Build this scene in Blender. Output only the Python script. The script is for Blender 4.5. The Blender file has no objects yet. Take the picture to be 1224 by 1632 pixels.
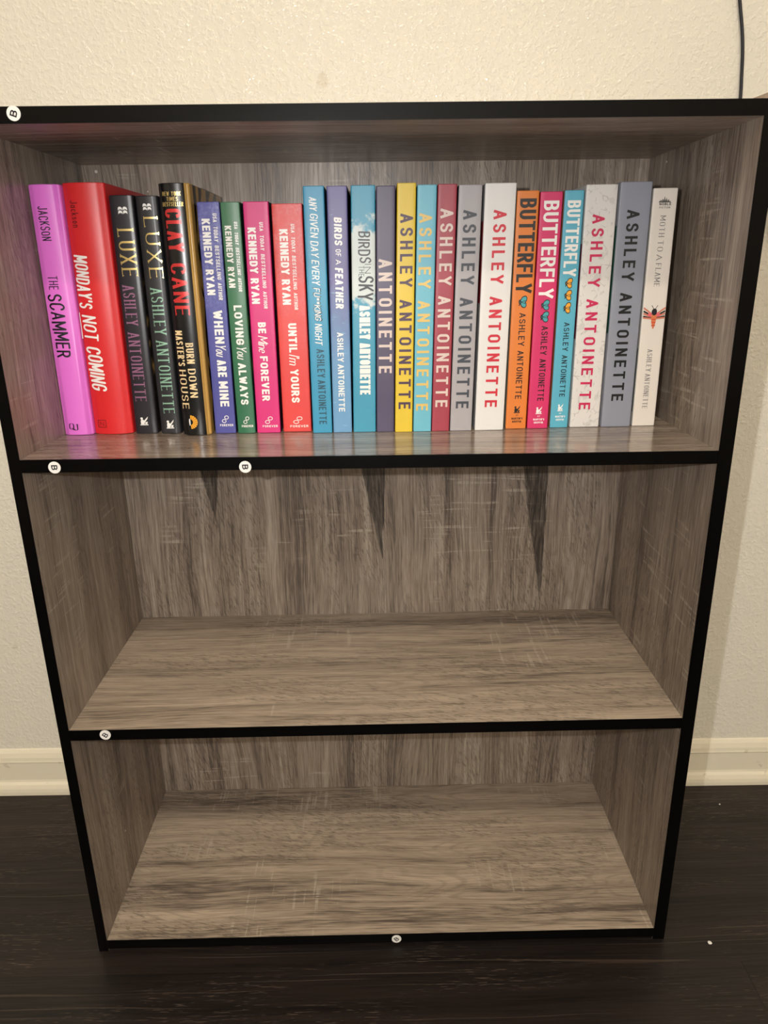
import bpy, bmesh, math, random
from mathutils import Vector, Matrix

# ------------------------------------------------------------------ camera, light, exposure
sc = bpy.context.scene
C = sc.collection
PI = math.pi
F_PX = 1166.786
CAM = (0.3151254, -0.6076776, 0.7096457)
PITCH, YAW, ROLL = -0.3285341, -0.0072016, -0.0162738


def make_camera():
    cam = bpy.data.cameras.new('camera')
    cam.sensor_fit = 'HORIZONTAL'
    cam.sensor_width = 36.0
    cam.lens = F_PX / 1224 * 36.0
    cam.clip_start = 0.01
    o = bpy.data.objects.new('camera', cam)
    C.objects.link(o)
    cy, sy, cp, sp, cr, sr = math.cos(YAW), math.sin(YAW), math.cos(PITCH), math.sin(PITCH), math.cos(ROLL), math.sin(ROLL)
    X = Vector((cy, sy, 0))
    Y0 = Vector((-sy, cy, 0))
    Z0 = Vector((0, 0, 1))
    F = Y0 * cp + Z0 * sp
    U = -Y0 * sp + Z0 * cp
    R2 = X * cr + U * sr
    U2 = -X * sr + U * cr
    M = Matrix((R2, U2, -F)).transposed().to_4x4()
    M.translation = Vector(CAM)
    o.matrix_world = M
    sc.camera = o


make_camera()
sc.view_settings.view_transform = 'Standard'
sc.view_settings.look = 'None'
sc.view_settings.gamma = 1
sc.view_settings.exposure = -0.20
sc.view_settings.use_curve_mapping = False
world = bpy.data.worlds.new('world')
sc.world = world
world.use_nodes = True
world.node_tree.nodes['Background'].inputs[0].default_value = (1.0, 0.90, 0.78, 1)
world.node_tree.nodes['Background'].inputs[1].default_value = 0.30


def point_light(name, loc, power, color, radius):
    l = bpy.data.lights.new(name, 'POINT')
    l.energy = power
    l.color = color
    l.shadow_soft_size = radius
    o = bpy.data.objects.new(name, l)
    o.location = loc
    C.objects.link(o)
    return o


# the phone's flash, just up and left of its lens
point_light('flash_light', (0.250, -0.610, 0.734), 12.3, (1.0, 0.98, 0.97), 0.004)
# the ceiling lamp's bulb (its fixture is built further down)
LAMP = (0.20, -2.90, 4.25)
point_light('ceiling_bulb', LAMP, 212.0, (1.0, 0.90, 0.76), 0.08)
# soft fill added behind the viewer to even out the wall's brightness
wl = bpy.data.lights.new('fill_light', 'AREA')
wl.shape = 'RECTANGLE'
wl.size, wl.size_y, wl.energy, wl.color = 1.5, 1.1, 17.0, (1.0, 0.97, 0.93)
wo = bpy.data.objects.new('fill_light', wl)
wo.location, wo.rotation_euler = (0.6, -4.36, 1.35), (PI / 2, 0, 0)
C.objects.link(wo)

# ------------------------------------------------------------------ measures of the bookcase (metres)
W, H, D = 0.62, 0.8213, 0.2395
TSL, TSR, TH = 0.0100, 0.0124, 0.0114
Z1, Z2, Z3 = 0.55374, 0.28407, 0.01522
TILT1, TILT0 = -0.0014072, -0.0010534          # the upper shelf and the top sit a hair out of level
YW = 0.2600


def shelf_z(x, z=Z1, t=TILT1):
    return z + t * (x - W / 2) / (W / 2 - 0.0123)


# ------------------------------------------------------------------ helpers
def lin(c):
    c = c / 255.0
    return c / 12.92 if c <= 0.04045 else ((c + 0.055) / 1.055) ** 2.4


def rgb(r, g, b):
    return (lin(r), lin(g), lin(b), 1.0)


def tag(o, label=None, cat=None, group=None, kind=None):
    if label: o['label'] = label
    if cat: o['category'] = cat
    if group: o['group'] = group
    if kind: o['kind'] = kind
    return o


def empty(name, loc=(0, 0, 0)):
    o = bpy.data.objects.new(name, None)
    o.location = loc
    o.empty_display_size = 0.02
    C.objects.link(o)
    return o


def mesh_obj(name, verts, faces, mats, parent=None, mi=None, smooth=False, loc=None):
    me = bpy.data.meshes.new(name)
    me.from_pydata([tuple(v) for v in verts], [], faces)
    for m in (mats if isinstance(mats, (list, tuple)) else [mats]):
        me.materials.append(m)
    if mi:
        for p, i in zip(me.polygons, mi):
            p.material_index = i
    if smooth:
        for p in me.polygons: p.use_smooth = True
    me.update()
    o = bpy.data.objects.new(name, me)
    C.objects.link(o)
    if parent is not None: o.parent = parent
    if loc: o.location = loc
    return o


def box_data(x0, x1, y0, y1, z0, z1, f=None):
    v = [(x, y, z) for z in (z0, z1) for y in (y0, y1) for x in (x0, x1)]
    if f: v = [f(*p) for p in v]
    fc = [(0, 2, 3, 1), (4, 5, 7, 6), (0, 1, 5, 4), (2, 6, 7, 3), (0, 4, 6, 2), (1, 3, 7, 5)]
    return v, fc


def box(name, x0, x1, y0, y1, z0, z1, mat, parent=None, bevel=0.0, f=None, loc=None):
    v, fc = box_data(x0, x1, y0, y1, z0, z1, f)
    o = mesh_obj(name, v, fc, mat, parent, loc=loc)
    if bevel:
        bm = bmesh.new()
        bm.from_mesh(o.data)
        bmesh.ops.bevel(bm, geom=bm.edges[:], offset=bevel, segments=2, profile=0.5, affect='EDGES')
        bm.to_mesh(o.data)
        bm.free()
    return o


class NT:
    """small node-tree writer"""
    def __init__(s, name):
        s.m = bpy.data.materials.new(name)
        s.m.use_nodes = True
        s.t = s.m.node_tree
        s.b = s.t.nodes['Principled BSDF']

    def n(s, typ, **kw):
        nd = s.t.nodes.new(typ)
        for k, v in kw.items():
            setattr(nd, k, v)
        return nd

    def l(s, a, b):
        s.t.links.new(a, b)

    def put(s, sock, v):
        if hasattr(v, 'is_output'): s.l(v, sock)
        else: sock.default_value = v

    def math(s, op, a, b=None, c=None, clamp=False):
        nd = s.n('ShaderNodeMath', operation=op, use_clamp=clamp)
        s.put(nd.inputs[0], a)
        if b is not None: s.put(nd.inputs[1], b)
        if c is not None: s.put(nd.inputs[2], c)
        return nd.outputs[0]

    def mix(s, fac, a, b, mode='MIX'):
        nd = s.n('ShaderNodeMix', data_type='RGBA', blend_type=mode)
        s.put(nd.inputs[0], fac)
        s.put(nd.inputs[6], a)
        s.put(nd.inputs[7], b)
        return nd.outputs[2]

    def comb(s, x, y, z=0.0):
        nd = s.n('ShaderNodeCombineXYZ')
        for i, v in enumerate((x, y, z)): s.put(nd.inputs[i], v)
        return nd.outputs[0]

    def noise(s, vec, scale=1.0, detail=2.0, rough=0.5, dist=0.0):
        nd = s.n('ShaderNodeTexNoise')
        s.l(vec, nd.inputs['Vector'])
        nd.inputs['Scale'].default_value = scale
        nd.inputs['Detail'].default_value = detail
        nd.inputs['Roughness'].default_value = rough
        nd.inputs['Distortion'].default_value = dist
        return nd.outputs[0]

    def step(s, v, lo, hi, a=0.0, b=1.0):
        nd = s.n('ShaderNodeMapRange', clamp=True, interpolation_type='SMOOTHSTEP')
        s.put(nd.inputs[0], v)
        for i, q in enumerate((lo, hi, a, b)): s.put(nd.inputs[i + 1], q)
        return nd.outputs[0]

    def coords(s):
        tc = s.n('ShaderNodeTexCoord')
        sp = s.n('ShaderNodeSeparateXYZ')
        s.l(tc.outputs['Object'], sp.inputs[0])
        return sp.outputs[0], sp.outputs[1], sp.outputs[2], tc.outputs['Object']

    def bump(s, h, strength, dist):
        nd = s.n('ShaderNodeBump')
        nd.inputs['Strength'].default_value = strength
        nd.inputs['Distance'].default_value = dist
        s.l(h, nd.inputs['Height'])
        s.l(nd.outputs[0], s.b.inputs['Normal'])

    def done(s, color=None, rough=0.5, metal=0.0, spec=0.5):
        if color is not None: s.put(s.b.inputs['Base Color'], color)
        s.put(s.b.inputs['Roughness'], rough)
        s.b.inputs['Metallic'].default_value = metal
        s.b.inputs['Specular IOR Level'].default_value = spec
        return s.m


def plain(name, c, rough=0.45, metal=0.0, spec=0.5, grain=0.0):
    m = NT(name)
    col = rgb(*c)
    x, y, z, v = m.coords()
    n = m.noise(v, 900.0, 2.0)
    m.bump(n, 0.08 + grain, 0.0002)
    lo = tuple(q * 0.96 for q in col[:3]) + (1,)
    hi = tuple(min(1, q * 1.03) for q in col[:3]) + (1,)
    return m.done(m.mix(m.noise(v, 60.0, 2.0), lo, hi), rough, metal, spec)


def wood(name, along, across, seed, light=(194, 180, 164), mid=(158, 142, 127), dark=(98, 86, 77), rough=0.34, wedges=None, tone=1.0, saw=1.0, patches=()):
    """printed grey oak laminate, grain running along one axis"""
    m = NT(name)
    xyz = m.coords()
    a = m.math('ADD', xyz[along], seed * 3.7)
    c0 = m.math('ADD', xyz[across], seed * 1.9)
    wv = m.noise(m.comb(m.math('MULTIPLY', a, 3.0), m.math('MULTIPLY', c0, 7.0), seed), 1.0, 2.0)
    c = m.math('ADD', c0, m.math('MULTIPLY', m.math('SUBTRACT', wv, 0.5), 0.035))
    band = m.noise(m.comb(m.math('MULTIPLY', a, 0.9), m.math('MULTIPLY', c, 26.0), seed), 1.0, 3.0, 0.6)
    med = m.noise(m.comb(m.math('MULTIPLY', a, 5.0), m.math('MULTIPLY', c, 130.0), seed), 1.0, 3.0, 0.6)
    fine = m.noise(m.comb(m.math('MULTIPLY', a, 34.0), m.math('MULTIPLY', c, 620.0), seed), 1.0, 2.0, 0.6)
    # cathedral rings in patches
    rw = m.noise(m.comb(m.math('MULTIPLY', a, 4.5), m.math('MULTIPLY', c0, 20.0), seed + 4.0), 1.0, 1.0)
    ring = m.math('SINE', m.math('MULTIPLY', rw, 95.0))
    rmask = m.step(m.noise(m.comb(m.math('MULTIPLY', a, 2.3), m.math('MULTIPLY', c0, 9.0), seed + 9.0), 1.0, 1.0), 0.50, 0.62)
    ringv = m.math('MULTIPLY', m.step(ring, 0.35, 0.95), rmask)
    # short dark pores lying a little askew of the grain
    slant = m.math('ADD', c0, m.math('MULTIPLY', a, 0.28))
    pore = m.noise(m.comb(m.math('MULTIPLY', a, 95.0), m.math('MULTIPLY', slant, 560.0), seed), 1.0, 2.0, 0.6)
    pmask = m.step(m.noise(m.comb(m.math('MULTIPLY', a, 5.0), m.math('MULTIPLY', c0, 22.0), seed + 2.0), 1.0, 1.0), 0.42, 0.6)
    porev = m.math('MULTIPLY', m.step(pore, 0.54, 0.62), pmask)
    # pale saw marks across the grain
    sw = m.noise(m.comb(m.math('MULTIPLY', a, 260.0), m.math('MULTIPLY', c0, 16.0), seed + 7.0), 1.0, 1.0)
    smask = m.step(m.noise(m.comb(m.math('MULTIPLY', a, 7.0), m.math('MULTIPLY', c0, 12.0), seed + 13.0), 1.0, 1.0), 0.56, 0.66)
    for (pa, pc, ra, rc) in patches:     # where the print shows saw marks
        ea = m.math('DIVIDE', m.math('SUBTRACT', xyz[along], pa), ra)
        ec = m.math('DIVIDE', m.math('SUBTRACT', xyz[across], pc), rc)
        d = m.math('ADD', m.math('MULTIPLY', ea, ea), m.math('MULTIPLY', ec, ec))
        smask = m.math('MAXIMUM', smask, m.step(d, 0.5, 1.1, 1.0, 0.0))
    swv = m.math('MULTIPLY', m.math('MULTIPLY', m.step(sw, 0.60, 0.70), smask), m.step(fine, 0.35, 0.55))
    v = m.math('ADD', m.math('MULTIPLY', band, 0.95), m.math('MULTIPLY', med, 0.75))
    v = m.math('ADD', v, m.math('MULTIPLY', fine, 0.80))
    v = m.math('DIVIDE', v, 2.5)
    v = m.step(v, 0.33, 0.67)
    col = m.mix(m.step(v, 0.0, 0.5), rgb(*dark), rgb(*mid))
    col = m.mix(m.step(v, 0.45, 1.0), col, rgb(*light))
    hair = m.noise(m.comb(m.math('MULTIPLY', a, 9.0), m.math('MULTIPLY', c, 1050.0), seed + 21.0), 1.0, 2.0, 0.6)
    col = m.mix(m.math('MULTIPLY', m.step(hair, 0.55, 0.63), 0.42), col, rgb(*dark))
    col = m.mix(m.math('MULTIPLY', m.step(hair, 0.46, 0.38), 0.30), col, rgb(*light))
    darker = rgb(dark[0] * 0.80, dark[1] * 0.80, dark[2] * 0.80)
    deep = m.step(band, 0.60, 0.72)
    col = m.mix(m.math('MULTIPLY', deep, 0.25), col, rgb(*dark))
    col = m.mix(m.math('MULTIPLY', m.math('MULTIPLY', ringv, m.step(med, 0.3, 0.6)), 0.26), col, rgb(*dark))
    col = m.mix(m.math('MULTIPLY', porev, 0.52), col, darker)
    col = m.mix(m.math('MULTIPLY', swv, 0.85 * saw), col, rgb(196, 183, 166))
    if wedges:
        jag = m.math('MULTIPLY', m.math('SUBTRACT', fine, 0.5), 0.006)
        A0, C0 = xyz[along], m.math('ADD', xyz[across], jag)
        for (tipc, tipa, slope_l, slope_r) in wedges:
            dz = m.math('SUBTRACT', A0, tipa)
            lft = m.math('SUBTRACT', C0, m.math('SUBTRACT', tipc, m.math('MULTIPLY', dz, slope_l)))
            rgt = m.math('SUBTRACT', m.math('ADD', tipc, m.math('MULTIPLY', dz, slope_r)), C0)
            k = m.math('MULTIPLY', m.step(lft, -0.0005, 0.0005), m.step(rgt, -0.0005, 0.0005))
            k = m.math('MULTIPLY', k, m.step(dz, 0.0, 0.002))
            k = m.math('MULTIPLY', k, m.step(xyz[along], 0.49, 0.50, 1.0, 0.0))
            k = m.math('MULTIPLY', k, m.step(fine, 0.25, 0.65, 1.0, 0.62))
            col = m.mix(k, col, rgb(50, 44, 40))
    if tone != 1.0:
        col = m.mix(1.0, col, (tone, tone, tone, 1), 'MULTIPLY')
    h = m.math('SUBTRACT', m.math('MULTIPLY', fine, 0.6), m.math('MULTIPLY', porev, 0.7))
    m.bump(h, 0.25, 0.00025)
    r = m.step(fine, 0.3, 0.7, rough + 0.05, rough - 0.04)
    return m.done(col, r, spec=0.5)


# ------------------------------------------------------------------ the room
m = NT('wall_paint')
x, y, z, v = m.coords()
n1 = m.noise(v, 215.0, 2.0, 0.55, 0.15)
n2 = m.noise(v, 420.0, 1.0)
n3 = m.noise(v, 6.0, 2.0)
hh = m.math('ADD', m.step(n1, 0.42, 0.68), m.math('MULTIPLY', n2, 0.25))
m.bump(hh, 0.50, 0.0008)
spot = m.step(m.noise(v, 28.0, 1.0), 0.76, 0.80)
wc = m.mix(n3, rgb(229, 224, 211), rgb(234, 229, 217))
wc = m.mix(m.math('MULTIPLY', spot, 0.25), wc, rgb(176, 160, 130))
M_WALL = m.done(wc, 0.15, spec=0.5)
m = NT('trim_paint')
x, y, z, v = m.coords()
m.bump(m.noise(v, 60.0, 3.0), 0.12, 0.0008)
dirt = m.step(m.noise(v, 75.0, 2.0), 0.68, 0.74)
M_TRIM = m.done(m.mix(m.math('MULTIPLY', dirt, 0.3), rgb(234, 226, 206), rgb(170, 150, 120)), 0.32)
M_CEIL = plain('ceiling_paint', (235, 230, 220), 0.8)

RX0, RX1, RY0, RZ1 = -2.2, 2.8, -4.4, 4.36


def struct(o):
    o['kind'] = 'structure'
    return o


def skew(x, y, z):                          # the wall is not quite parallel to the bookcase
    return (x, y + 0.006 - 0.0097 * (x + 0.18), z)


struct(box('wall_back', RX0, RX1, YW, YW + 0.1, 0, RZ1, M_WALL, f=skew))
struct(box('wall_left', RX0 - 0.1, RX0, RY0, YW + 0.1, 0, RZ1, M_WALL))
struct(box('wall_right', RX1, RX1 + 0.1, RY0, YW + 0.1, 0, RZ1, M_WALL))
struct(box('wall_front', RX0 - 0.1, RX1 + 0.1, RY0 - 0.1, RY0, 0, RZ1, M_WALL))
struct(box('ceiling', RX0 - 0.1, RX1 + 0.1, RY0 - 0.1, YW + 0.1, RZ1, RZ1 + 0.08, M_CEIL))

# baseboard: cap moulding, flat face, shoe moulding, along the back and the sides
prof = [(0, 0.0), (0.0123, 0.0), (0.0125, 0.006), (0.0118, 0.012), (0.0098, 0.0185), (0.0074, 0.0225), (0.0066, 0.026),
        (0.0066, 0.058), (0.0072, 0.0605), (0.0066, 0.063), (0.0060, 0.068), (0.0040, 0.0755), (0.0018, 0.0805), (0.0, 0.082)]


def sweep_base(name, p0, p1, nrm):
    vs, fs = [], []
    for p in (p0, p1):
        for (d, h) in prof:
            q = (p[0] + nrm[0] * d, p[1] + nrm[1] * d, h * 0.86)
            vs.append(skew(*q) if name == 'baseboard_back' else q)
    k = len(prof)
    for i in range(k - 1):
        fs.append((i, i + 1, k + i + 1, k + i))
    fs.append(tuple(range(k)))
    fs.append(tuple(range(2 * k - 1, k - 1, -1)))
    return struct(mesh_obj(name, vs, fs, M_TRIM))


sweep_base('baseboard_back', (RX0, YW), (RX1, YW), (0, -1))
sweep_base('baseboard_left', (RX0, RY0), (RX0, YW - 0.0127), (1, 0))
sweep_base('baseboard_right', (RX1, YW - 0.0127), (RX1, RY0), (-1, 0))


# floor: dark embossed planks laid left to right
def floor_mat(name, seed, t):
    m = NT(name)
    x, y, z, v = m.coords()
    a = m.math('ADD', x, seed * 2.3)
    n0 = m.noise(m.comb(m.math('MULTIPLY', a, 2.5), m.math('MULTIPLY', y, 9.0), seed), 1.0, 2.0)
    c = m.math('ADD', y, m.math('MULTIPLY', n0, 0.03))
    band = m.noise(m.comb(m.math('MULTIPLY', a, 1.6), m.math('MULTIPLY', c, 60.0), seed), 1.0, 3.0, 0.65)
    fine = m.noise(m.comb(m.math('MULTIPLY', a, 16.0), m.math('MULTIPLY', c, 420.0), seed), 1.0, 2.0, 0.6)
    tick = m.noise(m.comb(m.math('MULTIPLY', a, 60.0), m.math('MULTIPLY', c, 1100.0), seed + 5), 1.0, 1.0, 0.5, 0.4)
    msk = m.step(m.noise(m.comb(m.math('MULTIPLY', a, 6.0), m.math('MULTIPLY', y, 22.0), seed), 1.0, 1.0), 0.45, 0.6)
    line = m.step(m.noise(m.comb(m.math('MULTIPLY', a, 2.0), m.math('MULTIPLY', c, 300.0), seed + 3), 1.0, 1.0), 0.66, 0.72)
    tv = m.math('MULTIPLY', m.step(tick, 0.64, 0.72), msk)
    k = m.math('ADD', m.math('MULTIPLY', band, 0.6), m.math('MULTIPLY', fine, 0.4))
    col = m.mix(m.step(k, 0.35, 0.65), rgb(14 * t, 11 * t, 10 * t), rgb(36 * t, 28 * t, 25 * t))
    col = m.mix(m.math('MULTIPLY', line, 0.35), col, rgb(88, 72, 60))
    col = m.mix(m.math('MULTIPLY', tv, 0.45), col, rgb(118, 98, 82))
    hgt = m.math('ADD', m.math('MULTIPLY', fine, 0.8), m.math('ADD', line, tv))
    m.bump(hgt, 0.45, 0.0005)
    return m.done(col, m.step(fine, 0.3, 0.7, 0.50, 0.38), spec=0.35)


FM = [floor_mat('dark_plank_%s' % w, s, t) for w, s, t in (('plain', 1.0, 1.0), ('light', 4.3, 1.06), ('deep', 8.1, 0.9), ('warm', 12.7, 1.05))]
struct(box('subfloor', RX0, RX1, RY0, YW + 0.03, -0.06, -0.004, plain('subfloor_dark', (16, 13, 12), 0.8))).name = 'floor'
FLOOR = bpy.data.objects['floor']
rnd = random.Random(5)
PW, PL = 0.1585, 1.22
row = 0
yy = -0.0280 + PW * 2
while yy > RY0:
    y1 = min(yy, YW + 0.03)
    y0 = max(yy - PW, RY0)
    if y1 - y0 > 0.004 and y0 < YW:
        off = {2: 0.6914}.get(row, rnd.uniform(0.90, 1.0))
        xs = off - PL * 4
        while xs < RX1:
            a0, a1 = max(xs, RX0), min(xs + PL, RX1)
            if a1 - a0 > 0.01:
                g = 0.00006
                v, f = box_data(a0 + g, a1 - g, y0 + g, y1 - g, -0.004, 0.0)
                v = [(px + (0.00012 if pz == 0 and px < (a0 + a1) / 2 else -0.00012 if pz == 0 else 0), py, pz) for px, py, pz in v]
                mesh_obj('plank', v, f, rnd.choice(FM), FLOOR)
            xs += PL
    yy -= PW
    row += 1

# made-up window frame set around the added fill light
wf = struct(empty('added_window_1', (0.6, RY0, 1.35)))
for nm, a_ in (('frame', (-0.82, 0.82, 0.0, 0.05, -0.62, -0.55)), ('frame', (-0.82, 0.82, 0.0, 0.05, 0.55, 0.62)), ('frame', (-0.82, -0.75, 0.0, 0.05, -0.55, 0.55)), ('frame', (0.75, 0.82, 0.0, 0.05, -0.55, 0.55)), ('sill', (-0.88, 0.88, 0.0, 0.10, -0.65, -0.62))):
    box(nm, *a_, M_TRIM, wf)

# ------------------------------------------------------------------ ceiling lamp (behind the viewer)
t = tag(empty('ceiling_light', (LAMP[0], LAMP[1], RZ1)), 'round flush ceiling light with a bare warm bulb above the room', 'light')


def lathe(name, prof, mat, parent, n=32, loc=None, smooth=True):
    vs, fs = [], []
    for i in range(n):
        a = 2 * PI * i / n
        for r, z in prof: vs.append((r * math.cos(a), r * math.sin(a), z))
    k = len(prof)
    for i in range(n):
        j = (i + 1) % n
        for q in range(k - 1):
            fs.append((i * k + q, j * k + q, j * k + q + 1, i * k + q + 1))
    return mesh_obj(name, vs, fs, mat, parent, smooth=smooth, loc=loc)


lathe('mounting_plate', [(0.0005, 0.0), (0.14, 0.0), (0.14, -0.012), (0.12, -0.02), (0.0005, -0.02)], M_CEIL, t)
lathe('lamp_socket', [(0.0005, -0.02), (0.022, -0.02), (0.020, -0.027), (0.0005, -0.027)], M_CEIL, t)

# ------------------------------------------------------------------ the bookcase
M_BLACK = NT('black_edge_band')
x, y, z, v = M_BLACK.coords()
M_BLACK.bump(M_BLACK.noise(v, 300.0, 2.0), 0.1, 0.0003)
M_BLACK = M_BLACK.done(rgb(4, 3, 3), 0.36, spec=0.13)
WD_L = wood('oak_left_side', 2, 1, 2.1, tone=0.80, patches=[(0.60, 0.03, 0.03, 0.03)])
WD_R = wood('oak_right_side', 2, 1, 5.6, tone=0.76, patches=[(0.385, 0.02, 0.05, 0.03), (0.45, 0.06, 0.03, 0.03)])
WD_T = wood('oak_top_underside', 0, 1, 7.7, tone=0.98)
WD_S1 = wood('oak_upper_shelf', 0, 1, 3.3, rough=0.17, saw=0.3, tone=0.80)
WD_S2 = wood('oak_middle_shelf', 0, 1, 9.4, tone=0.88, light=(202, 184, 163), mid=(172, 155, 136))
WD_S3 = wood('oak_bottom_shelf', 0, 1, 6.35, tone=0.90, patches=[(0.46, 0.085, 0.05, 0.035), (0.10, 0.215, 0.06, 0.02)], light=(202, 184, 163), mid=(172, 155, 136))
WD_B = wood('oak_back', 2, 0, 1.45, rough=0.34, tone=0.84, wedges=[(0.1156, 0.4110, 0.21, 0.12), (0.3183, 0.3580, 0.20, 0.045), (0.5188, 0.2950, 0.165, 0.004)], patches=[(0.455, 0.085, 0.03, 0.035), (0.425, 0.283, 0.06, 0.032), (0.40, 0.495, 0.08, 0.035), (0.12, 0.52, 0.05, 0.03)])

case = tag(empty('bookcase', (0, 0, 0)), 'grey oak laminate bookcase with black front edges and three open shelves', 'bookcase')
EB = 0.0007


def tilt(t):
    return lambda x, y, z: (x, y, z + t * (x - W / 2) / (W / 2 - 0.0123))


def panel(name, x0, x1, z0, z1, mat, f=None, y1=D):
    o = box(name, x0, x1, EB, y1, z0, z1, mat, case, f=f)
    e = box('edge_band', x0, x1, 0.0, EB, z0, z1, M_BLACK, o, f=f)
    tag(e, 'black front edge')
    return o


zt_l, zt_r = H - TILT0, H + TILT0
P_L = panel('side_panel', 0, TSL, 0, zt_l, WD_L, y1=D + 0.003)
P_R = panel('side_panel', W - TSR, W, 0, zt_r, WD_R, y1=D + 0.003)
g = 0.0002
P_T = panel('top_panel', TSL + g, W - TSR - g, H - TH, H, WD_T, tilt(TILT0))
P_S1 = panel('shelf', TSL + g, W - TSR - g, Z1 - TH, Z1, WD_S1, tilt(TILT1))
P_S2 = panel('shelf', TSL + g, W - TSR - g, Z2 - TH, Z2, WD_S2)
P_S3 = panel('bottom_panel', TSL + g, W - TSR - g, Z3 - TH, Z3, WD_S3)
P_B = box('back_panel', TSL, W - TSR, D, D + 0.003, 0.006, H - 0.002, WD_B, case)

M_STICK = plain('white_sticker', (238, 236, 232), 0.35)
M_INK = plain('black_ink', (24, 22, 24), 0.4)


def sticker(px, pz, r, ang, parent):
    vs, fs, mi = [], [], []
    n = 40
    for y in (0.0, -0.0005):
        for i in range(n):
            a = 2 * PI * i / n
            vs.append((px + r * math.cos(a), y - 0.00002, pz + r * math.sin(a)))
    fs.append(tuple(range(n, 2 * n)))
    mi.append(0)
    for i in range(n):
        fs.append((i, (i + 1) % n, n + (i + 1) % n, n + i))
        mi.append(0)
    for poly in text_polys('B', 'sansb', -0.42 * r, 0.42 * r, -0.5 * r, 0.5 * r):
        k = len(vs)
        for (u, w2) in poly:
            ca, sa = math.cos(ang), math.sin(ang)
            vs.append((px + u * ca - w2 * sa, -0.0006, pz + u * sa + w2 * ca))
        fs.append(tuple(range(k, len(vs))))
        mi.append(1)
    o = mesh_obj('sticker', vs, fs, [M_STICK, M_INK], parent, mi)
    tag(o, 'small round white sticker printed with a black letter B')
    return o


# ------------------------------------------------------------------ a stroke alphabet, so that lettering is real geometry
def arc(cx, cy, rx, ry, a0, a1, n=8):
    return [(cx + rx * math.cos(math.radians(a0 + (a1 - a0) * i / n)), cy + ry * math.sin(math.radians(a0 + (a1 - a0) * i / n))) for i in range(n + 1)]


def stad(w, r=0.27):                       # tall round-cornered ring
    return arc(w - w / 2, 1 - r, w / 2, r, 0, 180, 10) + arc(w / 2, r, w / 2, r, 180, 360, 10) + [(w, 1 - r)]


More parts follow.
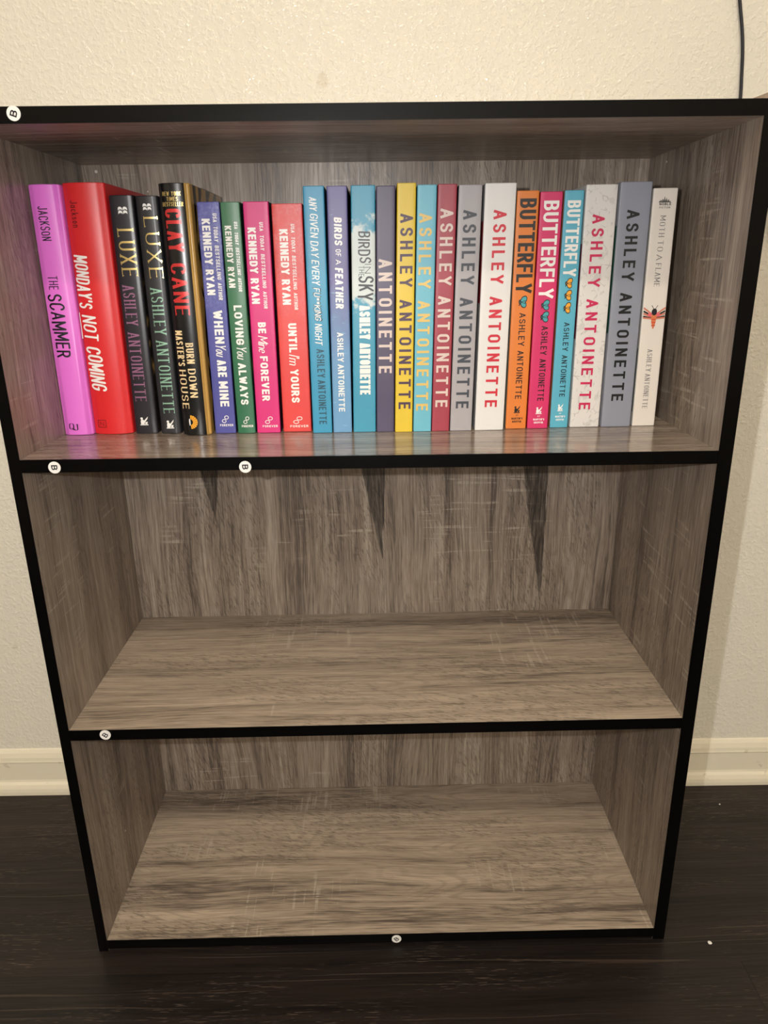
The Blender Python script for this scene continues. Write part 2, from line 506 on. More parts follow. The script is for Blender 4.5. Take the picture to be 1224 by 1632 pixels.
G = {
 'A': (.62, [[(0, 0), (.31, 1), (.62, 0)], [(.11, .3), (.51, .3)]]),
 'B': (.56, [[(0, 0), (0, 1)], [(0, 1), (.3, 1)] + arc(.3, .76, .22, .24, 90, -90) + [(0, .52)], [(0, .52), (.32, .52)] + arc(.32, .26, .24, .26, 90, -90) + [(0, 0)]]),
 'C': (.56, [arc(.28, .73, .28, .27, 10, 180, 10) + arc(.28, .27, .28, .27, 180, 350, 10)]),
 'D': (.58, [[(0, 0), (0, 1), (.25, 1)] + arc(.25, .67, .33, .33, 90, 0) + arc(.25, .33, .33, .33, 0, -90) + [(0, 0)]]),
 'E': (.5, [[(0, 0), (0, 1)], [(0, 1), (.5, 1)], [(0, .52), (.44, .52)], [(0, 0), (.5, 0)]]),
 'F': (.5, [[(0, 0), (0, 1)], [(0, 1), (.5, 1)], [(0, .5), (.43, .5)]]),
 'G': (.58, [arc(.29, .73, .29, .27, 15, 180, 10) + arc(.29, .27, .29, .27, 180, 360, 10) + [(.58, .45), (.33, .45)]]),
 'H': (.56, [[(0, 0), (0, 1)], [(.56, 0), (.56, 1)], [(0, .52), (.56, .52)]]),
 'I': (.001, [[(0, 0), (0, 1)]]),
 'J': (.42, [[(.42, 1), (.42, .25)] + arc(.21, .25, .21, .25, 0, -165)]),
 'K': (.56, [[(0, 0), (0, 1)], [(.54, 1), (.04, .42)], [(.2, .6), (.56, 0)]]),
 'L': (.46, [[(0, 1), (0, 0)], [(0, 0), (.46, 0)]]),
 'M': (.74, [[(0, 0), (0, 1)], [(0, 1), (.37, .25)], [(.37, .25), (.74, 1)], [(.74, 1), (.74, 0)]]),
 'N': (.58, [[(0, 0), (0, 1)], [(0, 1), (.58, 0)], [(.58, 0), (.58, 1)]]),
 'O': (.58, [stad(.58)]),
 'P': (.54, [[(0, 0), (0, 1)], [(0, 1), (.28, 1)] + arc(.28, .73, .26, .27, 90, -90) + [(0, .46)]]),
 'Q': (.58, [stad(.58), [(.32, .25), (.62, -.08)]]),
 'R': (.56, [[(0, 0), (0, 1)], [(0, 1), (.28, 1)] + arc(.28, .74, .26, .26, 90, -90) + [(0, .48)], [(.27, .48), (.56, 0)]]),
 'S': (.54, [arc(.27, .755, .265, .245, 20, 225, 12) + [(.27, .51)] + arc(.27, .25, .27, .25, 55, -160, 12)]),
 'T': (.56, [[(.28, 0), (.28, 1)], [(0, 1), (.56, 1)]]),
 'U': (.56, [[(0, 1), (0, .27)] + arc(.28, .27, .28, .27, 180, 360, 10) + [(.56, 1)]]),
 'V': (.6, [[(0, 1), (.3, 0), (.6, 1)]]),
 'W': (.86, [[(0, 1), (.21, 0), (.43, .85), (.65, 0), (.86, 1)]]),
 'X': (.58, [[(0, 1), (.58, 0)], [(.58, 1), (0, 0)]]),
 'Y': (.6, [[(0, 1), (.3, .45), (.6, 1)], [(.3, .45), (.3, 0)]]),
 "'": (.02, [[(0, 1), (0, .76)]]),
 '*': (.36, [[(0, .8), (.36, .5)], [(.36, .8), (0, .5)], [(.18, .86), (.18, .44)]]),
 'a': (.42, [arc(.21, .3, .21, .3, 0, 360, 12), [(.42, .6), (.42, 0)]]),
 'c': (.4, [arc(.21, .3, .21, .3, 45, 315, 10)]),
 'k': (.4, [[(0, 0), (0, 1)], [(.38, .6), (.02, .25)], [(.15, .38), (.4, 0)]]),
 's': (.36, [arc(.18, .45, .17, .15, 30, 260, 8) + arc(.18, .15, .18, .15, 80, -150, 8)]),
 'o': (.42, [arc(.21, .3, .21, .3, 0, 360, 14)]),
 'n': (.4, [[(0, 0), (0, .6)], [(0, .4)] + arc(.2, .38, .2, .22, 160, 0) + [(.4, 0)]]),
 'u': (.4, [[(0, .6), (0, .2)] + arc(.2, .2, .2, .2, 180, 360) + [(.4, .6)], [(.4, .6), (.4, 0)]]),
 'i': (.02, [[(0, 0), (0, .6)], [(0, .78), (0, .84)]]),
 'e': (.4, [[(0, .32), (.4, .32)] + arc(.2, .3, .2, .3, 5, 310, 12)]),
 'm': (.62, [[(0, 0), (0, .6)], [(0, .4)] + arc(.155, .4, .155, .2, 170, 0) + [(.31, 0)], [(.31, .4)] + arc(.465, .4, .155, .2, 170, 0) + [(.62, 0)]]),
 ' ': (.3, []),
}
# style: weight along x, weight along y (share of letter height), gap, slant, serif, jitter
ST = {
 'spaced':    (.195, .165, .44, 0, 0, 0),
 'sans':      (.15, .13, .26, 0, 0, 0),
 'sansb':     (.20, .17, .20, 0, 0, 0),
 'cond':      (.195, .155, .15, 0, 0, 0),
 'condb':     (.26, .19, .18, 0, 0, 0),
 'bold':      (.25, .21, .20, 0, 0, 0),
 'boldit':    (.24, .20, .20, .16, 0, .02),
 'ital':      (.20, .16, .22, .18, 0, 0),
 'serif':     (.125, .045, .30, 0, .11, 0),
 'serifbold': (.21, .075, .24, 0, .09, 0),
 'hserif':    (.17, .10, .26, .08, .06, 0),
 'htiny':     (.22, .20, .26, 0, 0, 0),
 'hand':      (.10, .10, .22, 0, 0, .05),
 'handthin':  (.09, .09, .24, 0, 0, .05),
 'handbold':  (.125, .115, .16, .04, 0, .07),
 'brush':     (.135, .11, .14, .26, 0, .06),
 'mono':      (.10, .10, .24, 0, 0, 0),
 'script':    (.10, .05, .04, .42, 0, .02),
}


def nib_poly(cx, cy, a, b, n=10):
    return [(cx + a * math.cos(2 * PI * i / n), cy + b * math.sin(2 * PI * i / n)) for i in range(n)]


def stroke_polys(pts, a, b, maxlen, joints=True, caps=True):
    out = []
    n = len(pts)
    for i in range(n - 1):
        (x0, y0), (x1, y1) = pts[i], pts[i + 1]
        dx, dy = x1 - x0, y1 - y0
        L = math.hypot(dx, dy)
        if L < 1e-7: continue
        dx, dy = dx / L, dy / L
        nx, ny = -dy, dx
        h = math.hypot(nx * a, ny * b)
        e = math.hypot(dx * a, dy * b)
        if caps and i == 0: x0, y0 = x0 - dx * e, y0 - dy * e
        if caps and i == n - 2: x1, y1 = x1 + dx * e, y1 + dy * e
        L = math.hypot(x1 - x0, y1 - y0)
        k = max(1, int(math.ceil(L / maxlen)))
        for q in range(k):
            u0, u1 = q / k, (q + 1) / k
            ax, ay = x0 + (x1 - x0) * u0, y0 + (y1 - y0) * u0
            bx, by = x0 + (x1 - x0) * u1, y0 + (y1 - y0) * u1
            out.append([(ax - nx * h, ay - ny * h), (bx - nx * h, by - ny * h), (bx + nx * h, by + ny * h), (ax + nx * h, ay + ny * h)])
        if joints and i > 0:
            px, py = pts[i]
            out.append(nib_poly(px, py, a, b))
    return out


def text_polys(text, style, x0, x1, y0, y1, maxlen=1.0):
    """polygons of a line of text that fills the box x0..x1, y0..y1"""
    wx, wy, gap, slant, serif, jit = ST[style]
    Hh = y1 - y0
    a, b = wx * Hh / 2, wy * Hh / 2
    rn = random.Random(sum(ord(ch) * (i + 3) for i, ch in enumerate(text)))
    Wg = sum(G[ch][0] for ch in text)
    # every glyph takes its width plus one pen width; the rest of the room goes into gaps
    n = len(text)
    room = (x1 - x0) - n * 2 * a - slant * Hh * 0.5
    if room < 0.25 * (x1 - x0):
        a *= max(0.3, (0.75 * (x1 - x0)) / (n * 2 * a + slant * Hh * 0.5 + 1e-9))
        room = (x1 - x0) - n * 2 * a - slant * Hh * 0.5
    s = room / max(Wg + gap * (n - 1), 0.2)
    if n == 1: s = min(s, room / max(Wg, .05))
    out = []
    cx = x0 + a
    for ch in text:
        gw, lines = G[ch]
        jy = rn.uniform(-jit, jit)
        jr = rn.uniform(-jit, jit) * 1.3
        jsc = 1 + rn.uniform(-jit, jit) * 1.2
        for ln in lines:
            p = []
            for (gx, gy) in ln:
                gy2 = 0.5 + (gy - 0.5) * jsc + jy + jr * (gx - gw / 2)
                X = cx + gx * s + slant * Hh * 0.5 * gy + jr * Hh * 0.3 * (gy - 0.5)
                Y = y0 + b + gy2 * (Hh - 2 * b)
                p.append((X, Y))
            closed = math.hypot(p[0][0] - p[-1][0], p[0][1] - p[-1][1]) < 1e-6
            out += stroke_polys(p, a, b, maxlen, True, not closed and not jit)
            if closed or jit:
                out.append(nib_poly(p[0][0], p[0][1], a, b))
                out.append(nib_poly(p[-1][0], p[-1][1], a, b))
            if serif:
                for (e0, e1, g0) in ((p[0], p[1], ln[0]), (p[-1], p[-2], ln[-1])):
                    dx, dy = e0[0] - e1[0], e0[1] - e1[1]
                    if abs(dy) > abs(dx) * 0.6 and (g0[1] in (0, 1)):
                        k = serif * Hh * 0.8
                        Y = y0 + b if g0[1] == 0 else y1 - b
                        out.append([(e0[0] - k - a * .4, Y - b), (e0[0] + k + a * .4, Y - b), (e0[0] + k + a * .4, Y + b), (e0[0] - k - a * .4, Y + b)])
                    elif abs(dx) > abs(dy) and ch in 'ETLF' and g0[0] > 0 or (ch == 'T' and g0[1] == 1 and g0[0] == 0):
                        k = serif * Hh * 0.75
                        sgn = -1 if g0[1] == 1 else 1 if g0[1] == 0 else 0
                        lo, hi = (0, k) if sgn > 0 else (-k, 0) if sgn < 0 else (-k * .5, k * .5)
                        out.append([(e0[0] - b, e0[1] + lo), (e0[0] + b, e0[1] + lo), (e0[0] + b, e0[1] + hi), (e0[0] - b, e0[1] + hi)])
        cx += gw * s + 2 * a + gap * s
    return out


sticker(0.0520, 0.8175, 0.0051, -0.35 + PI / 2, P_T)
sticker(0.0388, 0.5482, 0.0052, -PI / 2, P_S1)
sticker(0.2013, 0.5457, 0.0052, -PI / 2, P_S1)
sticker(0.0449, 0.2789, 0.0053, 0.9, P_S2)
sticker(0.3256, 0.0089, 0.0052, 0.7, P_S3)

# white plug caps and specks on the panels
M_CAP = plain('white_cap', (215, 208, 198), 0.5)


def dot(name, p, r, axis, parent, label=None):
    vs, fs = [], []
    n = 12
    for q, sc_ in ((0, 1.0), (0.0004, 0.8)):
        for i in range(n):
            a = 2 * PI * i / n
            u, w2 = r * sc_ * math.cos(a), r * sc_ * math.sin(a)
            if axis == 'y': vs.append((p[0] + u, p[1] - q, p[2] + w2))
            elif axis == 'x': vs.append((p[0] + q, p[1] + u, p[2] + w2))
            elif axis == '-x': vs.append((p[0] - q, p[1] + u, p[2] + w2))
            elif axis == '-z': vs.append((p[0] + u, p[1] + w2, p[2] - q))
            else: vs.append((p[0] + u, p[1] + w2, p[2] + q))
    fs.append(tuple(range(n, 2 * n)))
    for i in range(n): fs.append((i, (i + 1) % n, n + (i + 1) % n, n + i))
    return mesh_obj(name, vs, fs, M_CAP, parent)


dot('peg_cap', (0.0245, D, 0.8045), 0.0016, 'y', P_B)
dot('peg_cap', (0.0763, D, 0.7845), 0.0008, 'y', P_B)
dot('peg_cap', (TSL, 0.128, 0.2290), 0.0013, 'x', P_L)
dot('peg_cap', (TSL, 0.090, 0.0820), 0.0010, 'x', P_L)
dot('peg_cap', (W - TSR, 0.100, 0.2250), 0.0010, '-x', P_R)
dot('peg_cap', (W - TSR, 0.190, 0.8000), 0.0010, '-x', P_R)
dot('peg_cap', (0.46, 0.030, H - TH), 0.0008, '-z', P_T)

BOOKS = [
 ('scammer', 0.0116, 0.0278, 0.0939, 0.2237, 0.0139, [
  ('JACKSON', 205.9, 177.3, 0.22, 0.53, 'hand', 'ink'),
  ('THE', 147.4, 135.4, 0.22, 0.54, 'handthin', 'ink'),
  ('SCAMMER', 131.6, 74.2, 0.13, 0.62, 'handbold', 'ink'),
  ('@QT', 11.7, 4.9, 0.22, 0.56, 'h', 'ink'),
 ]),
 ('monday', 0.0411, 0.0374, 0.0953, 0.2250, 0.0084, [
  ('Jackson', 210.4, 188.2, 0.14, 0.32, 'mono', 'maroonink'),
  ("MONDAY'S", 165.5, 117.4, 0.03, 0.38, 'brush', 'white'),
  ('NOT', 112.9, 88.5, 0.04, 0.4, 'brush', 'white'),
  ('@under', 115.3, 90.9, 0.0, 0.03, '', 'white'),
  ('COMING', 84.4, 41.5, 0.05, 0.45, 'brush', 'white'),
  ('@square', 14.1, 6.7, 0.13, 0.36, '', 'maroonink'),
 ]),
 ('luxe1', 0.0803, 0.0217, 0.0969, 0.2146, 0.0083, [
  ('@waves', 205.4, 198.2, 0.35, 0.75, '', 'white'),
  ('LUXE', 186.7, 146.1, 0.2, 0.86, 'serif', 'gold'),
  ('ASHLEY', 138.5, 102.7, 0.14, 0.63, 'serif', 'mauve'),
  ('ANTOINETTE', 96.4, 31.6, 0.14, 0.63, 'serif', 'mauve'),
  ('@figure', 16.9, 8.3, 0.25, 0.64, '', 'white'),
 ]),
 ('luxe2', 0.1051, 0.0196, 0.0955, 0.2138, 0.0024, [
  ('@waves', 207.7, 201.0, 0.32, 0.72, '', 'white'),
  ('LUXE', 196.3, 144.2, 0.27, 0.9, 'serif', 'gold'),
  ('ASHLEY', 136.0, 94.0, 0.22, 0.76, 'serif', 'paleg'),
  ('ANTOINETTE', 88.8, 19.9, 0.22, 0.76, 'serif', 'paleg'),
  ('@figure', 13.8, 5.1, 0.3, 0.7, '', 'white'),
 ]),
 ('clay', 0.1287, 0.0230, 0.0862, 0.2230, 0.0011, [
  ('NEW YORK', 216.1, 212.7, 0.12, 0.84, 'hserif', 'gold'),
  ('TIMES', 211.8, 208.5, 0.28, 0.72, 'hserif', 'gold'),
  ('BESTSELLER', 207.7, 204.2, 0.1, 0.9, 'hserif', 'gold'),
  ('CLAY', 202.2, 166.5, 0.17, 0.76, 'serifbold', 'redfoil'),
  ('CANE', 157.0, 111.9, 0.17, 0.76, 'serifbold', 'redfoil'),
  ("MASTER'S", 98.3, 66.0, 0.07, 0.36, 'serifbold', 'cream'),
  ('HOUSE', 62.5, 25.8, 0.07, 0.36, 'serifbold', 'cream'),
  ('BURN', 87.1, 68.2, 0.46, 0.76, 'serifbold', 'cream'),
  ('DOWN', 63.5, 36.4, 0.46, 0.76, 'serifbold', 'cream'),
  ('@sun', 19.6, 6.2, 0.3, 0.68, '', 'amber'),
 ]),
 ('when', 0.1576, 0.0200, 0.0935, 0.2081, 0.0069, [
  ('USA', 198.7, 191.0, 0.64, 0.82, 'ital', 'white'),
  ('TODAY', 187.8, 174.8, 0.64, 0.82, 'ital', 'white'),
  ('BESTSELLING', 171.8, 142.3, 0.64, 0.82, 'ital', 'white'),
  ('AUTHOR', 139.7, 124.4, 0.64, 0.82, 'ital', 'white'),
  ('KENNEDY', 194.2, 155.7, 0.14, 0.5, 'bold', 'white'),
  ('RYAN', 151.4, 129.2, 0.14, 0.5, 'bold', 'white'),
  ('WHEN', 115.5, 85.5, 0.32, 0.74, 'bold', 'white'),
  ('You', 85.5, 72.1, 0.3, 0.8, 'script', 'white'),
  ('ARE', 70.4, 54.5, 0.32, 0.74, 'bold', 'white'),
  ('MINE', 50.4, 26.3, 0.32, 0.74, 'bold', 'white'),
  ('@infinity', 17.5, 10.4, 0.36, 0.7, '', 'white'),
  ('FOREVER', 9.2, 7.0, 0.22, 0.86, 'htiny', 'white'),
 ]),
 ('loving', 0.1797, 0.0171, 0.0916, 0.2077, 0.0015, [
  ('USA', 191.4, 185.2, 0.62, 0.8, 'ital', 'white'),
  ('TODAY', 182.6, 172.1, 0.62, 0.8, 'ital', 'white'),
  ('BESTSELLING', 169.7, 146.1, 0.62, 0.8, 'ital', 'white'),
  ('AUTHOR', 143.9, 131.7, 0.62, 0.8, 'ital', 'white'),
  ('KENNEDY', 188.2, 156.8, 0.12, 0.46, 'bold', 'white'),
  ('RYAN', 153.4, 135.4, 0.12, 0.46, 'bold', 'white'),
  ('LOVING', 119.9, 84.3, 0.27, 0.7, 'bold', 'white'),
  ('You', 83.7, 69.8, 0.25, 0.8, 'script', 'white'),
  ('ALWAYS', 67.5, 28.2, 0.27, 0.7, 'bold', 'white'),
  ('@infinity', 16.7, 9.6, 0.36, 0.7, '', 'white'),
  ('FOREVER', 8.4, 6.2, 0.22, 0.86, 'htiny', 'white'),
 ]),
 ('bemine', 0.1983, 0.0226, 0.0928, 0.2079, 0.0076, [
  ('USA', 191.0, 183.3, 0.57, 0.72, 'ital', 'white'),
  ('TODAY', 180.0, 167.0, 0.57, 0.72, 'ital', 'white'),
  ('BESTSELLING', 164.1, 134.5, 0.57, 0.72, 'ital', 'white'),
  ('AUTHOR', 131.8, 116.4, 0.57, 0.72, 'ital', 'white'),
  ('KENNEDY', 186.5, 147.7, 0.1, 0.42, 'bold', 'white'),
  ('RYAN', 143.4, 121.0, 0.1, 0.42, 'bold', 'white'),
  ('BE', 104.4, 94.5, 0.28, 0.6, 'bold', 'white'),
  ('Mine', 92.5, 75.2, 0.25, 0.65, 'script', 'white'),
  ('FOREVER', 73.5, 31.4, 0.28, 0.6, 'bold', 'white'),
  ('@infinity', 16.1, 9.1, 0.36, 0.7, '', 'white'),
  ('FOREVER', 7.8, 5.7, 0.22, 0.86, 'htiny', 'white'),
 ]),
 ('until', 0.2233, 0.0275, 0.0963, 0.2062, 0.0054, [
  ('USA', 189.3, 181.6, 0.57, 0.69, 'ital', 'white'),
  ('TODAY', 178.4, 165.3, 0.57, 0.69, 'ital', 'white'),
  ('BESTSELLING', 162.4, 132.8, 0.57, 0.69, 'ital', 'white'),
  ('AUTHOR', 130.1, 114.8, 0.57, 0.69, 'ital', 'white'),
  ('KENNEDY', 185.0, 146.3, 0.19, 0.46, 'bold', 'white'),
  ('RYAN', 142.0, 119.7, 0.19, 0.46, 'bold', 'white'),
  ('UNTIL', 103.0, 76.2, 0.32, 0.6, 'bold', 'white'),
  ("I'm", 74.5, 62.8, 0.3, 0.66, 'script', 'white'),
  ('YOURS', 60.4, 28.6, 0.32, 0.6, 'bold', 'white'),
  ('@infinity', 15.1, 8.0, 0.36, 0.7, '', 'white'),
  ('FOREVER', 6.7, 4.5, 0.22, 0.86, 'htiny', 'white'),
 ]),
 ('anygiven', 0.2528, 0.0186, 0.0893, 0.2197, 0.0039, [
  ('ANY', 210.9, 199.1, 0.25, 0.62, 'brush', 'white'),
  ('GIVEN', 197.4, 176.9, 0.25, 0.62, 'brush', 'white'),
  ('DAY', 174.8, 160.2, 0.25, 0.62, 'brush', 'white'),
  ('EVERY', 158.6, 136.5, 0.25, 0.62, 'brush', 'white'),
  ('FU**KING', 135.1, 104.7, 0.26, 0.66, 'brush', 'darkteal'),
  ('FU**KING', 134.6, 105.2, 0.3, 0.6, 'brush', 'white'),
  ('NIGHT', 103.0, 83.1, 0.28, 0.64, 'brush', 'white'),
  ('ASHLEY', 79.9, 53.4, 0.32, 0.7, 'sans', 'darkteal'),
  ('ANTOINETTE', 51.0, 8.8, 0.32, 0.7, 'sans', 'darkteal'),
 ]),
 ('feather', 0.2724, 0.0180, 0.0902, 0.2196, 0.0092, [
  ('BIRDS', 194.1, 170.3, 0.29, 0.68, 'boldit', 'white'),
  ('OF', 167.4, 161.3, 0.33, 0.6, 'sans', 'white'),
  ('A', 158.7, 154.4, 0.33, 0.6, 'sans', 'white'),
  ('FEATHER', 151.7, 115.6, 0.27, 0.68, 'boldit', 'white'),
  ('ASHLEY', 94.7, 67.7, 0.3, 0.62, 'sansb', 'white'),
  ('ANTOINETTE', 65.4, 20.6, 0.3, 0.62, 'sansb', 'white'),
 ]),
 ('sky', 0.2919, 0.0216, 0.0907, 0.2200, 0.0166, [
  ('BIRDS', 182.2, 155.2, 0.27, 0.78, 'handbold', 'ink'),
  ('IN', 154.6, 146.5, 0.52, 0.78, 'handthin', 'ink'),
  ('THE', 153.1, 143.9, 0.27, 0.5, 'handthin', 'ink'),
  ('SKY', 144.4, 123.0, 0.22, 0.86, 'handbold', 'ink'),
  ('ASHLEY', 118.6, 88.1, 0.28, 0.74, 'condb', 'white'),
  ('ANTOINETTE', 84.7, 36.6, 0.28, 0.74, 'condb', 'white'),
 ]),
 ('purple', 0.3143, 0.0170, 0.0902, 0.2193, 0.0159, [
  ('ANTOINETTE', 158.7, 56.6, 0.1, 0.82, 'spaced', 'pinkcream'),
 ]),
 ('yellow', 0.3321, 0.0167, 0.0887, 0.2213, 0.0185, [
  ('ASHLEY', 196.4, 134.5, 0.16, 0.84, 'spaced', 'purpleink'),
  ('ANTOINETTE', 123.3, 22.6, 0.16, 0.84, 'spaced', 'purpleink'),
 ]),
 ('lblue', 0.3498, 0.0172, 0.0897, 0.2198, 0.0190, [
  ('ASHLEY', 196.6, 132.9, 0.1, 0.76, 'spaced', 'tan'),
  ('ANTOINETTE', 122.2, 20.6, 0.1, 0.76, 'spaced', 'tan'),
 ]),
 ('maroon', 0.3677, 0.0170, 0.0905, 0.2203, 0.0197, [
  ('ASHLEY', 200.3, 135.4, 0.14, 0.82, 'spaced', 'pinkcream'),
  ('ANTOINETTE', 126.1, 23.6, 0.14, 0.82, 'spaced', 'pinkcream'),
 ]),
 ('grey', 0.3855, 0.0209, 0.0907, 0.2195, 0.0226, [
  ('ASHLEY', 198.9, 135.8, 0.2, 0.78, 'spaced', 'slateink'),
  ('ANTOINETTE', 124.4, 22.1, 0.2, 0.78, 'spaced', 'slateink'),
 ]),
 ('white', 0.4097, 0.0278, 0.0918, 0.2207, 0.0183, [
  ('ASHLEY', 198.8, 136.3, 0.28, 0.7, 'spaced', 'red'),
  ('ANTOINETTE', 125.0, 22.7, 0.28, 0.7, 'spaced', 'red'),
 ]),
 ('orange', 0.4406, 0.0199, 0.0970, 0.2148, 0.0117, [
  ('BUTTERFLY', 208.3, 127.5, 0.12, 0.86, 'cond', 'charcoal'),
  ('@butterfly', 125.0, 114.3, 0.3, 0.72, '', 'teal'),
  ('ASHLEY', 109.8, 79.6, 0.36, 0.66, 'sans', 'black'),
  ('ANTOINETTE', 75.2, 29.3, 0.36, 0.66, 'sans', 'black'),
  ('@figure', 22.9, 15.5, 0.36, 0.68, '', 'black'),
  ('ST', 14.0, 12.8, 0.44, 0.56, 'htiny', 'black'),
  ("MARTIN'S", 11.2, 9.3, 0.24, 0.78, 'htiny', 'black'),
  ('GRIFFIN', 8.1, 6.2, 0.28, 0.72, 'htiny', 'black'),
 ]),
 ('pink', 0.4618, 0.0200, 0.0965, 0.2137, 0.0099, [
  ('BUTTERFLY', 206.3, 122.6, 0.14, 0.82, 'cond', 'white'),
  ('@butterfly', 121.4, 111.9, 0.3, 0.72, '', 'teal'),
  ('@butterfly', 111.0, 101.1, 0.3, 0.72, '', 'teal'),
  ('ASHLEY', 97.7, 71.1, 0.38, 0.68, 'sans', 'black'),
  ('ANTOINETTE', 67.3, 27.3, 0.38, 0.68, 'sans', 'black'),
  ('@figure', 21.8, 14.4, 0.36, 0.68, '', 'white'),
  ('ST', 12.9, 11.6, 0.44, 0.56, 'htiny', 'white'),
  ("MARTIN'S", 10.1, 8.2, 0.24, 0.78, 'htiny', 'white'),
  ('GRIFFIN', 7.0, 5.1, 0.28, 0.72, 'htiny', 'white'),
 ]),
 ('blue', 0.4846, 0.0175, 0.0992, 0.2149, 0.0070, [
  ('BUTTERFLY', 206.5, 141.7, 0.14, 0.82, 'cond', 'white'),
  ('@butterfly', 140.3, 131.1, 0.3, 0.72, '', 'amber'),
  ('@butterfly', 129.7, 120.2, 0.3, 0.72, '', 'amber'),
  ('@butterfly', 118.8, 108.6, 0.3, 0.72, '', 'amber'),
  ('ASHLEY', 100.6, 74.2, 0.38, 0.68, 'sans', 'black'),
  ('ANTOINETTE', 70.3, 30.5, 0.38, 0.68, 'sans', 'black'),
  ('@figure', 23.8, 16.4, 0.36, 0.68, '', 'white'),
  ('ST', 14.8, 13.6, 0.44, 0.56, 'htiny', 'white'),
  ("MARTIN'S", 12.1, 10.2, 0.24, 0.78, 'htiny', 'white'),
  ('GRIFFIN', 8.9, 7.1, 0.28, 0.72, 'htiny', 'white'),
 ]),
 ('speckled', 0.5046, 0.0285, 0.1003, 0.2195, 0.0033, [
  ('ASHLEY', 194.7, 132.2, 0.23, 0.62, 'spaced', 'magenta'),
  ('ANTOINETTE', 121.3, 17.5, 0.23, 0.62, 'spaced', 'magenta'),
 ]),
 ('slate', 0.5355, 0.0286, 0.1001, 0.2214, 0.0011, [
  ('ASHLEY', 198.2, 137.2, 0.24, 0.64, 'spaced', 'black'),
  ('ANTOINETTE', 126.6, 25.7, 0.24, 0.64, 'spaced', 'black'),
 ]),
 ('moth', 0.5670, 0.0221, 0.1027, 0.2162, -0.0023, [
  ('@skyline', 209.6, 204.2, 0.25, 0.73, '', 'black'),
  ('NOBLE', 203.9, 201.8, 0.25, 0.73, 'htiny', 'black'),
  ('FICTION', 200.8, 199.2, 0.26, 0.7, 'htiny', 'greyink'),
  ('MOTH', 193.2, 175.1, 0.34, 0.57, 'serif', 'greyink'),
  ('TO', 171.9, 162.7, 0.34, 0.57, 'serif', 'greyink'),
  ('A', 159.9, 155.0, 0.34, 0.57, 'serif', 'greyink'),
  ('FLAME', 152.3, 131.8, 0.34, 0.57, 'serif', 'greyink'),
  ('@moth', 114.9, 93.6, 0.02, 0.98, '', 'moth'),
  ('ASHLEY', 74.4, 53.5, 0.34, 0.56, 'serif', 'greyink'),
  ('ANTOINETTE', 51.1, 17.4, 0.34, 0.56, 'serif', 'greyink'),
 ]),
]

# ------------------------------------------------------------------ books
INKS = {k: plain('lettering_' + k, c, r, mt) for k, c, r, mt in (
 ('ink', (20, 17, 25), .42, 0), ('maroonink', (92, 12, 18), .5, 0), ('white', (240, 238, 234), .4, 0), ('gold', (222, 196, 128), .30, .75),
 ('mauve', (150, 100, 132), .4, .2), ('paleg', (140, 182, 158), .4, .2), ('redfoil', (214, 58, 58), .33, .3), ('cream', (232, 206, 158), .4, 0),
 ('amber', (238, 166, 48), .4, 0), ('darkteal', (30, 76, 92), .45, 0), ('pinkcream', (216, 198, 190), .42, 0), ('purpleink', (72, 48, 74), .45, 0),
 ('tan', (224, 190, 104), .42, 0), ('slateink', (62, 66, 76), .45, 0), ('red', (204, 40, 58), .42, 0), ('charcoal', (34, 30, 28), .42, 0),
 ('black', (16, 15, 15), .42, 0), ('teal', (70, 160, 168), .42, 0), ('magenta', (200, 34, 84), .42, 0), ('greyink', (120, 116, 116), .5, 0),
 ('wing', (206, 120, 92), .5, 0), ('rose', (224, 96, 108), .5, 0), ('orangebody', (214, 122, 74), .5, 0))}
M_PAGES = NT('page_edges')
x, y, z, v = M_PAGES.coords()
ln = M_PAGES.noise(M_PAGES.comb(M_PAGES.math('MULTIPLY', x, 4000.0), 0.0, 0.0), 1.0, 1.0)
M_PAGES = M_PAGES.done(M_PAGES.mix(ln, rgb(196, 182, 156), rgb(232, 222, 200)), 0.8)


